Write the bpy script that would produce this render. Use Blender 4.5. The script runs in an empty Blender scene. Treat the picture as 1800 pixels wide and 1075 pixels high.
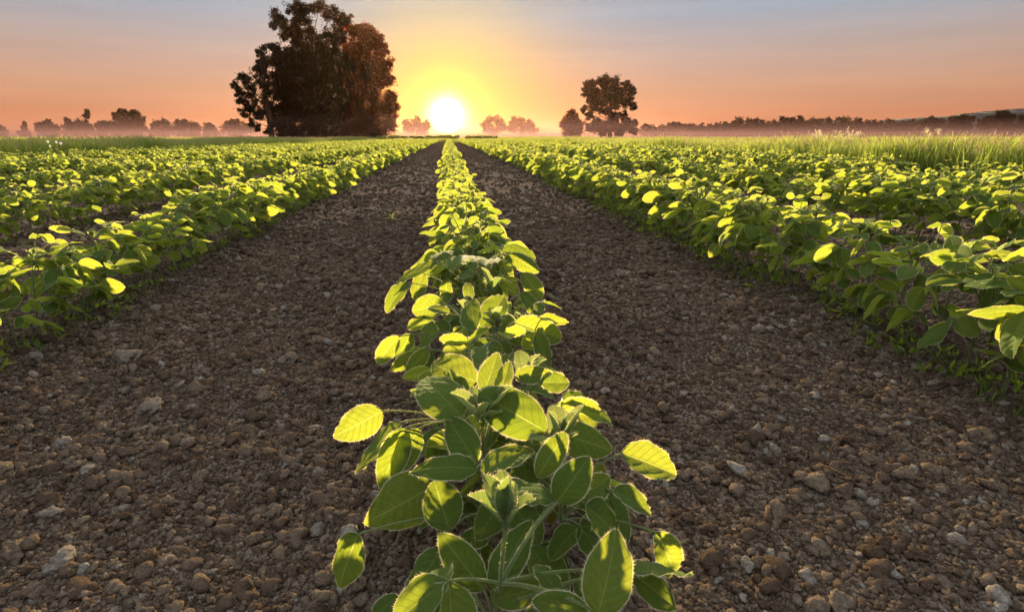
import bpy, math, random
import numpy as np
from mathutils import Vector, Matrix

# ------------------------------------------------------------------ camera, sky, sun, exposure
SC = bpy.context.scene
COL = SC.collection
R = math.radians
CAM_H = 0.65
PITCH, YAW = R(16.54), R(6.18)
F = 1000.0 / 1800.0                       # focal length / picture width
SUN_EL = R(8.0)                           # lamp raised above the drawn disc so grazing light reaches soil and leaves

cam_d = bpy.data.cameras.new("camera")
cam = bpy.data.objects.new("camera", cam_d)
COL.objects.link(cam)
cam.location = (0, 0, CAM_H)
cam.rotation_euler = (R(90) - PITCH, 0, -YAW)
cam_d.sensor_width = 36.0
cam_d.lens = 36.0 * F
cam_d.clip_start = 0.02
cam_d.clip_end = 6000
cam_d.dof.use_dof = True
cam_d.dof.focus_distance = 1.3
cam_d.dof.aperture_fstop = 16.0
SC.camera = cam

SUN_DIR = Vector((0, math.cos(SUN_EL), math.sin(SUN_EL)))
GLOW_DIR = Vector((0, math.cos(R(1.9)), math.sin(R(1.9))))
sun_d = bpy.data.lights.new("sun", 'SUN')
sun_d.energy = 5.0
sun_d.angle = R(1.2)
sun_d.color = (1.0, 0.74, 0.42)
sun = bpy.data.objects.new("sun", sun_d)
COL.objects.link(sun)
sun.rotation_euler = SUN_DIR.to_track_quat('Z', 'Y').to_euler()

SC.view_settings.view_transform = 'Standard'
SC.view_settings.look = 'None'
SC.view_settings.exposure = 2.1
SC.view_settings.gamma = 1.0
SC.view_settings.use_curve_mapping = False
SC.cycles.use_denoising = True
try:
    SC.cycles.denoiser = 'OPENIMAGEDENOISE'
    SC.cycles.denoising_input_passes = 'RGB_ALBEDO_NORMAL'
except Exception:
    pass
SC.cycles.max_bounces = 9
SC.cycles.diffuse_bounces = 6
SC.cycles.glossy_bounces = 2
SC.cycles.transmission_bounces = 5
SC.cycles.volume_bounces = 1
SC.cycles.transparent_max_bounces = 10
SC.cycles.caustics_reflective = False
SC.cycles.caustics_refractive = False
SC.cycles.sample_clamp_indirect = 6.0


class NT:
    """small helper to write node trees"""
    def __init__(self, tree):
        self.t = tree
        tree.nodes.clear()

    def n(self, typ, _p=None, **ins):
        nd = self.t.nodes.new(typ)
        for k, v in (_p or {}).items():
            setattr(nd, k, v)
        for k, v in ins.items():
            key = int(k[1:]) if k[0] == '_' and k[1:].isdigit() else k.replace('__', ' ')
            self.set(nd.inputs[key], v)
        return nd

    def set(self, sock, v):
        if isinstance(v, bpy.types.NodeSocket):
            self.t.links.new(v, sock)
        elif isinstance(v, bpy.types.Node):
            self.t.links.new(v.outputs[0], sock)
        else:
            if isinstance(v, tuple) and len(v) == 3 and sock.type == 'RGBA':
                v = v + (1.0,)
            sock.default_value = v

    def math(self, op, a, b=0.0, c=None):
        nd = self.n('ShaderNodeMath', {'operation': op}, _0=a, _1=b)
        if c is not None:
            self.set(nd.inputs[2], c)
        return nd.outputs[0]

    def mix(self, fac, a, b, blend='MIX'):
        nd = self.t.nodes.new('ShaderNodeMix')
        nd.data_type = 'RGBA'
        nd.blend_type = blend
        self.set(nd.inputs[0], fac)
        self.set(nd.inputs[6], a)
        self.set(nd.inputs[7], b)
        return nd.outputs[2]

    def ramp(self, fac, stops, interp='LINEAR'):
        nd = self.t.nodes.new('ShaderNodeValToRGB')
        cr = nd.color_ramp
        cr.interpolation = interp
        while len(cr.elements) < len(stops):
            cr.elements.new(0.5)
        for e, (p, c) in zip(cr.elements, stops):
            e.position = p
            e.color = (c[0], c[1], c[2], 1) if not isinstance(c, float) else (c, c, c, 1)
        self.set(nd.inputs[0], fac)
        return nd.outputs[0]

    def smooth(self, x, a, b):
        nd = self.n('ShaderNodeMapRange', {'interpolation_type': 'SMOOTHSTEP'}, _0=x, _1=a, _2=b, _3=0.0, _4=1.0)
        return nd.outputs[0]


def srgb(r, g, b):
    f = lambda c: (c / 255 / 12.92) if c / 255 <= 0.04045 else ((c / 255 + 0.055) / 1.055) ** 2.4
    return (f(r), f(g), f(b))


def build_world():
    w = bpy.data.worlds.new("World")
    SC.world = w
    w.use_nodes = True
    t = NT(w.node_tree)
    co = t.n('ShaderNodeTexCoord').outputs['Generated']
    d = t.n('ShaderNodeVectorMath', {'operation': 'NORMALIZE'}, _0=co).outputs[0]
    z = t.n('ShaderNodeSeparateXYZ', None, _0=d).outputs[2]
    dot = t.n('ShaderNodeVectorMath', {'operation': 'DOT_PRODUCT'}, _0=d, _1=tuple(GLOW_DIR)).outputs['Value']
    c = t.math('SUBTRACT', 1.0, dot)
    sky = t.n('ShaderNodeTexSky')
    sky.sky_type = 'NISHITA'
    sky.sun_disc = False
    sky.sun_elevation = SUN_EL
    sky.sun_rotation = 0.0
    sky.air_density = 1.0
    sky.dust_density = 0.6
    sky.ozone_density = 3.0
    # dawn gradient by height above the horizon, overhead made overbright to lift shadows
    e = t.n('ShaderNodeMapRange', None, _0=z, _1=-0.02, _2=0.38, _3=0.0, _4=1.0).outputs[0]
    K = 0.16
    def g(r, gg, b, s=1.0):
        q = srgb(r, gg, b)
        return tuple(v * K * s for v in q)
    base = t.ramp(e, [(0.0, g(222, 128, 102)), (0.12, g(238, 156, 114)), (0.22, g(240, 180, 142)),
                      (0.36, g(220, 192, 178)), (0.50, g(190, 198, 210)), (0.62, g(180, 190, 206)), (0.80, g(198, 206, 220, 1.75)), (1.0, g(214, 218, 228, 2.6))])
    # the air is dimmer the farther it lies from the sun
    side = t.n('ShaderNodeMapRange', None, _0=dot, _1=0.55, _2=1.0, _3=0.94, _4=1.12).outputs[0]
    base = t.mix(1.0, base, t.n('ShaderNodeCombineColor', None, _0=side, _1=side, _2=side).outputs[0], 'MULTIPLY')
    def halo(k, col):
        ex = t.math('POWER', 2.71828, t.math('DIVIDE', c, -k))
        return t.mix(1.0, t.n('ShaderNodeCombineColor', None, _0=ex, _1=ex, _2=ex).outputs[0], col, 'MULTIPLY')
    # very faint streaks of thin cloud
    sv = t.n('ShaderNodeVectorMath', {'operation': 'MULTIPLY'}, _0=d, _1=(2.2, 2.2, 26.0)).outputs[0]
    cl = t.n('ShaderNodeTexNoise', None, Vector=sv, Scale=1.6, Detail=5.0, Roughness=0.6).outputs[0]
    cl = t.n('ShaderNodeMapRange', None, _0=cl, _1=0.35, _2=0.7, _3=0.96, _4=1.07).outputs[0]
    base = t.mix(1.0, base, t.n('ShaderNodeCombineColor', None, _0=cl, _1=cl, _2=cl).outputs[0], 'MULTIPLY')
    near_sun = t.math('POWER', 2.71828, t.math('DIVIDE', c, -0.014))
    base = t.mix(near_sun, base, t.mix(1.0, base, (1.0, 0.95, 0.30), 'MULTIPLY'))
    tot = base
    for k, col in ((0.011, (0.05, 0.034, 0.0)), (0.0045, (0.05, 0.045, 0.0)), (0.0009, (0.42, 0.30, 0.01)), (0.0003, (1.6, 1.4, 0.5))):
        tot = t.mix(1.0, tot, halo(k, col), 'ADD')
    disc = t.math('SUBTRACT', 1.0, t.smooth(c, 0.00001, 0.00042))
    dc = t.n('ShaderNodeCombineColor', None, _0=disc, _1=disc, _2=disc).outputs[0]
    tot = t.mix(1.0, tot, t.mix(1.0, dc, (5.0, 4.4, 2.4), 'MULTIPLY'), 'ADD')
    tot = t.mix(1.0, tot, (10.0, 10.0, 10.0), 'MULTIPLY')
    tot = t.mix(1.0, tot, t.mix(1.0, sky.outputs[0], (0.006, 0.006, 0.008), 'MULTIPLY'), 'ADD')
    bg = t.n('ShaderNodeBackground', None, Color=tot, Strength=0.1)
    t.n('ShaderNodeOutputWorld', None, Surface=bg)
    try:
        w.cycles.sampling_method = 'MANUAL'
        w.cycles.sample_map_resolution = 1024
    except Exception:
        pass


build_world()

# ------------------------------------------------------------------ helpers
rng = np.random.default_rng(7)
cp, sp_, cy, sy = math.cos(PITCH), math.sin(PITCH), math.cos(YAW), math.sin(YAW)


def ray(px, py):
    """direction in the world of a point of the photograph (1800 x 1075)"""
    r, u = (px - 900) / 1000.0, (537.5 - py) / 1000.0
    fw, up = cp + u * sp_, u * cp - sp_
    return np.array((r * cy + fw * sy, -r * sy + fw * cy, up))


def at_h(px, py, h):
    q = ray(px, py)
    return np.array((0, 0, CAM_H)) + q * ((h - CAM_H) / q[2])


def at_y(px, py, y):
    q = ray(px, py)
    return np.array((0, 0, CAM_H)) + q * (y / q[1])


def mesh(name, V, Fs, mats, uv=None, tone=None, mi=None, smooth=True):
    """V (n,3); Fs: list of arrays (m,k) of vertex numbers; uv / tone per vertex; mi per face"""
    me = bpy.data.meshes.new(name)
    V = np.asarray(V, dtype=np.float32)
    me.vertices.add(len(V))
    me.vertices.foreach_set('co', V.ravel())
    tot = np.concatenate([np.full(len(f), f.shape[1], dtype=np.int32) for f in Fs])
    loops = np.concatenate([np.asarray(f, dtype=np.int32).ravel() for f in Fs])
    me.loops.add(len(loops))
    me.loops.foreach_set('vertex_index', loops)
    me.polygons.add(len(tot))
    start = np.concatenate(([0], np.cumsum(tot)[:-1])).astype(np.int32)
    me.polygons.foreach_set('loop_start', start)
    try:
        me.polygons.foreach_set('loop_total', tot)
    except Exception:
        pass
    if mi is not None:
        me.polygons.foreach_set('material_index', np.asarray(mi, dtype=np.int32))
    me.polygons.foreach_set('use_smooth', np.full(len(tot), smooth, dtype=bool))
    for m in mats:
        me.materials.append(m)
    me.update(calc_edges=True)
    if uv is not None:
        l = me.uv_layers.new(name='UVMap')
        l.data.foreach_set('uv', np.asarray(uv, dtype=np.float32)[loops].ravel())
    if tone is not None:
        a = me.attributes.new('tone', 'FLOAT', 'POINT')
        a.data.foreach_set('value', np.asarray(tone, dtype=np.float32))
    me.validate()
    return me


class MB:
    """collects quads and triangles for ONE mesh"""
    def __init__(self):
        self.V, self.Q, self.T, self.UV, self.TO, self.QM, self.TM, self.n = [], [], [], [], [], [], [], 0

    def add(self, V, Q=None, T=None, uv=None, tone=0.5, m=0):
        k = len(V)
        self.V.append(V)
        self.UV.append(np.zeros((k, 2)) if uv is None else uv)
        self.TO.append(np.full(k, tone))
        if Q is not None and len(Q):
            self.Q.append(np.asarray(Q) + self.n)
            self.QM.append(np.full(len(Q), m))
        if T is not None and len(T):
            self.T.append(np.asarray(T) + self.n)
            self.TM.append(np.full(len(T), m))
        self.n += k

    def mesh(self, name, mats, smooth=True):
        Fs, mi = [], []
        if self.Q:
            Fs.append(np.concatenate(self.Q)); mi.append(np.concatenate(self.QM))
        if self.T:
            Fs.append(np.concatenate(self.T)); mi.append(np.concatenate(self.TM))
        return mesh(name, np.concatenate(self.V), Fs, mats, np.concatenate(self.UV), np.concatenate(self.TO), np.concatenate(mi), smooth)

    def tube(self, pts, rads, seg=7, tone=0.5, m=0):
        pts = np.asarray(pts, float)
        n = len(pts)
        tan = np.gradient(pts, axis=0)
        tan /= np.linalg.norm(tan, axis=1)[:, None] + 1e-9
        ref = np.array((0.31, 0.85, 0.42)) if abs(tan[0][2]) > 0.8 else np.array((0.05, 0.1, 0.99))
        u = np.cross(tan, ref); u /= np.linalg.norm(u, axis=1)[:, None] + 1e-9
        v = np.cross(tan, u)
        a = np.linspace(0, 2 * math.pi, seg, endpoint=False)
        ring = np.cos(a)[None, :, None] * u[:, None, :] + np.sin(a)[None, :, None] * v[:, None, :]
        V = pts[:, None, :] + ring * np.asarray(rads, float)[:, None, None]
        V = V.reshape(-1, 3)
        i, j = np.meshgrid(np.arange(n - 1), np.arange(seg), indexing='ij')
        Q = np.stack([i * seg + j, i * seg + (j + 1) % seg, (i + 1) * seg + (j + 1) % seg, (i + 1) * seg + j], -1).reshape(-1, 4)
        uv = np.stack([np.tile(a / 6.283, n), np.repeat(np.linspace(0, 1, n), seg)], -1)
        V = np.concatenate([V, pts[-1:] + tan[-1:] * rads[-1] * 0.8])
        uv = np.concatenate([uv, [[0, 1]]])
        T = np.stack([(n - 1) * seg + np.arange(seg), (n - 1) * seg + (np.arange(seg) + 1) % seg, np.full(seg, n * seg)], -1)
        self.add(V, Q, T, uv, tone, m)


def bez(a, b, c, n=7):
    t = np.linspace(0, 1, n)[:, None]
    return (1 - t) ** 2 * a + 2 * t * (1 - t) * b + t ** 2 * c


def obj(name, me, parent=None, loc=None):
    o = bpy.data.objects.new(name, me)
    COL.objects.link(o)
    if parent:
        o.parent = parent
    if loc is not None:
        o.location = loc
    return o


def empty(name, loc, rz=0.0):
    o = bpy.data.objects.new(name, None)
    COL.objects.link(o)
    o.location = loc
    o.rotation_euler = (0, 0, rz)
    o.empty_display_size = 0.1
    return o


def tag(o, label=None, cat=None, group=None, kind=None):
    for k, v in (('label', label), ('category', cat), ('group', group), ('kind', kind)):
        if v:
            o[k] = v
    return o


def vnoise(x, y, seed=0):
    """smooth 2-D value noise in -1..1"""
    xi, yi = np.floor(x).astype(np.int64), np.floor(y).astype(np.int64)
    fx, fy = x - xi, y - yi
    fx, fy = fx * fx * (3 - 2 * fx), fy * fy * (3 - 2 * fy)
    def h(a, b):
        n = (a * 374761393 + b * 668265263 + seed * 982451653) & 0x7fffffff
        n = ((n ^ (n >> 13)) * 1274126177) & 0x7fffffff
        n = (n ^ (n >> 16)) & 0xffff
        return n / 32767.5 - 1
    return (h(xi, yi) * (1 - fx) + h(xi + 1, yi) * fx) * (1 - fy) + (h(xi, yi + 1) * (1 - fx) + h(xi + 1, yi + 1) * fx) * fy


FIELD_END = 76.0
ROW_L = [-1.375 - 1.40 * k for k in range(6)]
ROW_R = [1.485 + 1.42 * k for k in range(4)]
ROW_C = 0.075
ROWS = np.array(ROW_L + [ROW_C] + ROW_R)


def ground_h(x, y):
    x, y = np.asarray(x, float), np.asarray(y, float)
    d = np.abs(x[..., None] - ROWS).min(-1)
    fade = np.clip((FIELD_END + 4 - y) / 8, 0, 1)
    ridge = 0.016 * np.exp(-(d / 0.16) ** 2) + 0.012 * np.cos(np.clip(d, 0, 0.7) * 9.0 + 0.4 * vnoise(x * 0.8, y * 0.5, 4))
    near = np.clip((9 - y) / 6, 0, 1) * np.clip((4 - np.abs(x)) / 1.5, 0, 1)
    fine = near * (0.006 * vnoise(x * 21, y * 21, 11) + 0.003 * vnoise(x * 47, y * 47, 12) + 0.004 * np.abs(vnoise(x * 31, y * 31, 13)) - 0.004)
    return fine + fade * (ridge + 0.024 * vnoise(x * 2.3, y * 2.0, 1) + 0.010 * vnoise(x * 6.1, y * 5.3, 2)) - 0.012


# ------------------------------------------------------------------ materials
def mat(name):
    m = bpy.data.materials.new(name)
    m.use_nodes = True
    return m, NT(m.node_tree)


def soil_material():
    m, t = mat('crumbly_soil')
    p = t.n('ShaderNodeNewGeometry').outputs['Position']
    n1 = t.n('ShaderNodeTexNoise', None, Vector=p, Scale=3.0, Detail=5.0, Roughness=0.6).outputs[0]
    n2 = t.n('ShaderNodeTexNoise', None, Vector=p, Scale=90.0, Detail=4.0, Roughness=0.65).outputs[0]
    vo = t.n('ShaderNodeTexVoronoi', None, Vector=p, Scale=70.0).outputs['Distance']
    vo2 = t.n('ShaderNodeTexVoronoi', None, Vector=p, Scale=22.0).outputs['Distance']
    soil = t.mix(t.smooth(n1, 0.3, 0.7), (0.105, 0.075, 0.051), (0.18, 0.133, 0.093))
    soil = t.mix(t.smooth(n2, 0.35, 0.75), soil, (0.19, 0.14, 0.098))
    xyz = t.n('ShaderNodeSeparateXYZ', None, _0=p)
    wob = t.n('ShaderNodeTexNoise', None, Vector=p, Scale=0.5, Detail=2.0).outputs[0]
    wob = t.math('MULTIPLY', t.math('SUBTRACT', wob, 0.5), 1.6)
    gx1 = t.smooth(t.math('ADD', xyz.outputs[0], wob), 6.3, 6.7)
    gx2 = t.smooth(t.math('ADD', xyz.outputs[0], wob), -9.0, -9.4)
    gy = t.smooth(t.math('ADD', xyz.outputs[1], wob), FIELD_END, FIELD_END + 1)
    mask = t.math('MAXIMUM', gx1, t.math('MAXIMUM', gx2, gy))
    g1 = t.n('ShaderNodeTexNoise', None, Vector=p, Scale=0.08, Detail=6.0, Roughness=0.6).outputs[0]
    grass = t.mix(t.smooth(g1, 0.35, 0.65), (0.055, 0.085, 0.018), (0.13, 0.125, 0.04))
    colr = t.mix(mask, soil, grass)
    b = t.math('ADD', t.math('MULTIPLY', n2, 0.6), t.math('ADD', t.math('MULTIPLY', vo, 1.0), t.math('MULTIPLY', vo2, 1.3)))
    bump = t.n('ShaderNodeBump', None, Height=b, Strength=0.6, Distance=0.009)
    s = t.n('ShaderNodeBsdfDiffuse', None, Color=colr, Roughness=0.6, Normal=bump)
    t.n('ShaderNodeOutputMaterial', None, Surface=s)
    return m


def clod_material(name, pale):
    m, t = mat(name)
    oi = t.n('ShaderNodeObjectInfo').outputs['Random']
    p = t.n('ShaderNodeTexCoord').outputs['Object']
    n = t.n('ShaderNodeTexNoise', None, Vector=p, Scale=3.5, Detail=6.0, Roughness=0.7).outputs[0]
    if pale:
        c = t.ramp(oi, [(0.0, (0.30, 0.25, 0.19)), (0.5, (0.38, 0.34, 0.28)), (1.0, (0.26, 0.22, 0.17))])
        d = t.mix(t.smooth(n, 0.4, 0.62), t.mix(0.5, c, (0.13, 0.09, 0.06)), c)
    else:
        c = t.ramp(oi, [(0.0, (0.125, 0.086, 0.058)), (0.4, (0.21, 0.152, 0.104)), (0.75, (0.31, 0.235, 0.165)),
                        (0.94, (0.33, 0.26, 0.18)), (0.96, (0.42, 0.37, 0.30)), (1.0, (0.48, 0.44, 0.37))])
        d = t.mix(t.smooth(n, 0.35, 0.7), t.mix(0.55, c, (0.07, 0.048, 0.03)), c)
    bump = t.n('ShaderNodeBump', None, Height=n, Strength=0.75, Distance=0.4)
    s = t.n('ShaderNodeBsdfDiffuse', None, Color=d, Roughness=0.6, Normal=bump)
    t.n('ShaderNodeOutputMaterial', None, Surface=s)
    return m


def leaf_material(name, dark, light, thru, trans=0.5, veins=True, sheen=0.25):
    m, t = mat(name)
    tone = t.n('ShaderNodeAttribute', {'attribute_name': 'tone'}).outputs['Fac']
    rnd = t.n('ShaderNodeObjectInfo').outputs['Random']
    tn = t.math('ADD', t.math('MULTIPLY', tone, 0.8), t.math('MULTIPLY', rnd, 0.2))
    c = t.mix(tn, dark, light)
    tr = t.mix(tn, tuple(v * k for v, k in zip(thru, (0.72, 0.86, 0.7))), tuple(v * k for v, k in zip(thru, (1.15, 1.08, 1.3))))
    kw = {}
    if veins:
        uv = t.n('ShaderNodeUVMap').outputs[0]
        s = t.n('ShaderNodeSeparateXYZ', None, _0=uv)
        av = t.math('ABSOLUTE', t.math('SUBTRACT', t.math('MULTIPLY', s.outputs[1], 2.0), 1.0))
        x = t.math('MULTIPLY', t.math('SUBTRACT', s.outputs[0], t.math('MULTIPLY', av, 0.20)), 8.0)
        side = t.math('PINGPONG', x, 0.5)                     # 0 on a side vein
        sv = t.math('SUBTRACT', 1.0, t.smooth(side, 0.0, 0.15))
        mid = t.math('SUBTRACT', 1.0, t.smooth(av, 0.0, 0.055))
        vein = t.math('MAXIMUM', t.math('MULTIPLY', sv, 0.6), mid)
        sc = t.n('ShaderNodeVectorMath', {'operation': 'MULTIPLY'}, _0=uv, _1=(22.0, 16.0, 1.0)).outputs[0]
        net = t.n('ShaderNodeTexVoronoi', {'feature': 'DISTANCE_TO_EDGE'}, Vector=sc, Scale=1.0).outputs['Distance']
        netl = t.math('SUBTRACT', 1.0, t.smooth(net, 0.0, 0.14))
        c = t.mix(t.math('MULTIPLY', vein, 0.55), c, (0.20, 0.26, 0.09))
        tr = t.mix(t.math('MULTIPLY', netl, 0.28), tr, tuple(v * 0.5 for v in thru))
        tr = t.mix(t.math('MULTIPLY', sv, 0.6), tr, tuple(v * 0.45 for v in thru))
        tr = t.mix(t.math('MULTIPLY', mid, 0.5), tr, (0.62, 0.66, 0.20))
        hgt = t.math('SUBTRACT', t.math('MULTIPLY', side, 1.0), t.math('MULTIPLY', netl, 0.15))
        bump = t.n('ShaderNodeBump', None, Height=hgt, Strength=0.55, Distance=0.004)
        kw['Normal'] = bump
    b = t.n('ShaderNodeBsdfPrincipled', None, Base__Color=c, Roughness=0.7, **kw)
    b.inputs['Specular IOR Level'].default_value = 0.03
    b.inputs['Sheen Weight'].default_value = sheen
    b.inputs['Sheen Roughness'].default_value = 0.4
    b.inputs['Sheen Tint'].default_value = (0.9, 0.95, 0.75, 1)
    tl = t.n('ShaderNodeBsdfTranslucent', None, Color=tr)
    mx = t.n('ShaderNodeMixShader', None, _0=trans, _1=b, _2=tl)
    t.n('ShaderNodeOutputMaterial', None, Surface=mx)
    return m


def fuzz_material():
    m, t = mat('fine_plant_hairs')
    d = t.n('ShaderNodeBsdfDiffuse', None, Color=(0.75, 0.74, 0.55))
    l = t.n('ShaderNodeBsdfTranslucent', None, Color=(0.95, 0.80, 0.42))
    a = t.n('ShaderNodeMixShader', None, _0=0.6, _1=d, _2=l)
    tp = t.n('ShaderNodeBsdfTransparent')
    mx = t.n('ShaderNodeMixShader', None, _0=0.75, _1=tp, _2=a)
    t.n('ShaderNodeOutputMaterial', None, Surface=mx)
    return m


def bark_material(name, c):
    m, t = mat(name)
    p = t.n('ShaderNodeTexCoord').outputs['Object']
    n = t.n('ShaderNodeTexNoise', None, Vector=p, Scale=4.0, Detail=6.0, Roughness=0.7).outputs[0]
    col = t.mix(n, tuple(v * 0.6 for v in c), tuple(v * 1.4 for v in c))
    bump = t.n('ShaderNodeBump', None, Height=n, Strength=0.8, Distance=0.1)
    s = t.n('ShaderNodeBsdfDiffuse', None, Color=col, Roughness=0.6, Normal=bump)
    t.n('ShaderNodeOutputMaterial', None, Surface=s)
    return m


M_SOIL = soil_material()
M_CLOD = clod_material('soil_clod', False)
M_STONE = clod_material('pale_stone', True)
M_LEAF = leaf_material('soybean_leaf', (0.085, 0.150, 0.030), (0.135, 0.215, 0.046), (0.265, 0.31, 0.024), 0.62, True, 0.12)
M_YOUNG = leaf_material('young_soybean_leaf', (0.07, 0.12, 0.035), (0.12, 0.17, 0.06), (0.28, 0.34, 0.07), 0.50, True, 0.25)
M_FUZZ = fuzz_material()
M_STEM = leaf_material('hairy_stem', (0.07, 0.115, 0.03), (0.12, 0.16, 0.055), (0.5, 0.52, 0.12), 0.3, False, 0.9)
M_GRASS = leaf_material('tall_grass_blade', (0.05, 0.095, 0.02), (0.13, 0.16, 0.045), (0.42, 0.48, 0.07), 0.52, False, 0.05)
M_WEED = leaf_material('weed_leaf', (0.05, 0.10, 0.02), (0.09, 0.15, 0.03), (0.45, 0.52, 0.04), 0.5, False, 0.1)
M_PLUME = leaf_material('dry_seed_head', (0.30, 0.24, 0.14), (0.42, 0.35, 0.22), (0.75, 0.62, 0.38), 0.5, False, 0.3)
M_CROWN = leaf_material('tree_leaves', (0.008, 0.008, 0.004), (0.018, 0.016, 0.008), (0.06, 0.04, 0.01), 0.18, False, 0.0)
M_CROWN2 = leaf_material('sun_glow_tree_leaves', (0.010, 0.008, 0.004), (0.022, 0.016, 0.008), (0.30, 0.065, 0.009), 0.40, False, 0.0)  # red transmission colour paints in the warm glow around the sun
M_BARK = bark_material('bark', (0.045, 0.034, 0.025))
M_TWIG = bark_material('dry_root', (0.085, 0.058, 0.037))
M_PETAL = leaf_material('white_petal', (0.75, 0.75, 0.70), (0.8, 0.8, 0.76), (0.6, 0.6, 0.5), 0.3, False, 0.0)

# ------------------------------------------------------------------ ground, hills
def build_ground():
    ys = np.concatenate([np.linspace(-3, 0.3, 50)[:-1], np.linspace(0.3, 3.2, 400)[:-1], np.geomspace(3.2, 80, 300)[:-1], np.geomspace(80, 2500, 60)])
    xo = np.geomspace(2.5, 2500, 110)
    xs = np.concatenate([-xo[::-1][:-1], np.linspace(-2.5, 2.5, 560), xo[1:]])
    X, Y = np.meshgrid(xs, ys, indexing='xy')
    Z = ground_h(X, Y)
    V = np.stack([X, Y, Z], -1).reshape(-1, 3)
    nx, ny = len(xs), len(ys)
    i, j = np.meshgrid(np.arange(ny - 1), np.arange(nx - 1), indexing='ij')
    Q = np.stack([i * nx + j, i * nx + j + 1, (i + 1) * nx + j + 1, (i + 1) * nx + j], -1).reshape(-1, 4)
    o = obj('ground', mesh('ground', V, [Q], [M_SOIL]))
    tag(o, kind='structure')


build_ground()


def build_hills():
    m, t = mat('wooded_hillside')
    p = t.n('ShaderNodeNewGeometry').outputs['Position']
    n = t.n('ShaderNodeTexNoise', None, Vector=p, Scale=0.06, Detail=6.0, Roughness=0.7).outputs[0]
    s = t.n('ShaderNodeBsdfPrincipled', None, Base__Color=t.mix(n, (0.012, 0.014, 0.012), (0.03, 0.03, 0.025)), Roughness=1.0)
    t.n('ShaderNodeOutputMaterial', None, Surface=s)
    D = 620.0
    def ridge(name, tops, d0, dep, seed):
        pxs = np.array([q[0] for q in tops]); pys = np.array([q[1] for q in tops])
        P = np.linspace(pxs[0], pxs[-1], 260)
        H = np.interp(P, pxs, pys) + 0.9 * vnoise(P * 0.12, P * 0, seed) + 0.5 * vnoise(P * 0.5, P * 0, seed + 1)
        top = np.array([at_y(a, b, d0) for a, b in zip(P, H)])
        top[:, 2] = np.maximum(top[:, 2], 0.3)
        prof = np.array([(-1.0, -0.02), (-0.7, 0.25), (-0.45, 0.6), (-0.2, 0.9), (0, 1.0), (0.3, 0.85), (0.7, 0.4), (1.0, -0.02)])
        V = []
        for k, (a, b) in enumerate(prof):
            q = top.copy()
            q[:, 1] += a * dep + 6 * vnoise(P * 0.08, P * 0 + k, seed + 3)
            q[:, 2] = top[:, 2] * b * (1 + (0.05 * vnoise(P * 0.2, P * 0 + k * 3.1, seed + 5) if 0 < b < 1 else 0))
            V.append(q)
        V = np.array(V)
        a, b = V.shape[:2]
        i, j = np.meshgrid(np.arange(a - 1), np.arange(b - 1), indexing='ij')
        Q = np.stack([i * b + j, i * b + j + 1, (i + 1) * b + j + 1, (i + 1) * b + j], -1).reshape(-1, 4)
        tag(obj(name, mesh(name, V.reshape(-1, 3), [Q], [m])), kind='structure')
    ridge('hills', [(1480, 238), (1540, 216), (1580, 209), (1640, 206), (1690, 203), (1740, 198), (1800, 195), (1900, 196), (2050, 205), (2200, 236)], D - 60, 60, 3)
    ridge('far_hills', [(1600, 238), (1660, 206), (1710, 198), (1760, 193), (1800, 191), (1900, 184), (2100, 190), (2400, 236)], D + 70, 60, 9)


build_hills()

# ------------------------------------------------------------------ scattering of uncountable stuff
def scatter(name, meshes, P, ROT, S, idx):
    coll = bpy.data.collections.new(name + '_kinds')
    for k, me in enumerate(meshes):
        coll.objects.link(bpy.data.objects.new('%s_kind_%02d' % (name, k), me))
    me = bpy.data.meshes.new(name)
    n = len(P)
    me.vertices.add(n)
    me.vertices.foreach_set('co', np.asarray(P, np.float32).ravel())
    for nm, typ, fld, arr in (('rot', 'FLOAT_VECTOR', 'vector', ROT), ('scl', 'FLOAT_VECTOR', 'vector', S), ('kind_index', 'INT', 'value', idx)):
        a = me.attributes.new(nm, typ, 'POINT')
        a.data.foreach_set(fld, np.asarray(arr, np.int32 if typ == 'INT' else np.float32).ravel())
    o = obj(name, me)
    ng = bpy.data.node_groups.new(name, 'GeometryNodeTree')
    ng.interface.new_socket('Geometry', in_out='INPUT', socket_type='NodeSocketGeometry')
    ng.interface.new_socket('Geometry', in_out='OUTPUT', socket_type='NodeSocketGeometry')
    N, L = ng.nodes, ng.links
    gi, go = N.new('NodeGroupInput'), N.new('NodeGroupOutput')
    ci = N.new('GeometryNodeCollectionInfo')
    ci.inputs['Collection'].default_value = coll
    ci.inputs['Separate Children'].default_value = True
    ci.inputs['Reset Children'].default_value = True
    ip = N.new('GeometryNodeInstanceOnPoints')
    ip.inputs['Pick Instance'].default_value = True
    def named(nm, dt):
        q = N.new('GeometryNodeInputNamedAttribute')
        q.data_type = dt
        q.inputs['Name'].default_value = nm
        return q.outputs['Attribute']
    L.new(gi.outputs[0], ip.inputs['Points'])
    L.new(ci.outputs[0], ip.inputs['Instance'])
    L.new(named('kind_index', 'INT'), ip.inputs['Instance Index'])
    er = N.new('FunctionNodeEulerToRotation')
    L.new(named('rot', 'FLOAT_VECTOR'), er.inputs[0])
    L.new(er.outputs[0], ip.inputs['Rotation'])
    L.new(named('scl', 'FLOAT_VECTOR'), ip.inputs['Scale'])
    L.new(ip.outputs[0], go.inputs[0])
    md = o.modifiers.new('scatter', 'NODES')
    md.node_group = ng
    tag(o, kind='stuff')
    return o


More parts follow.
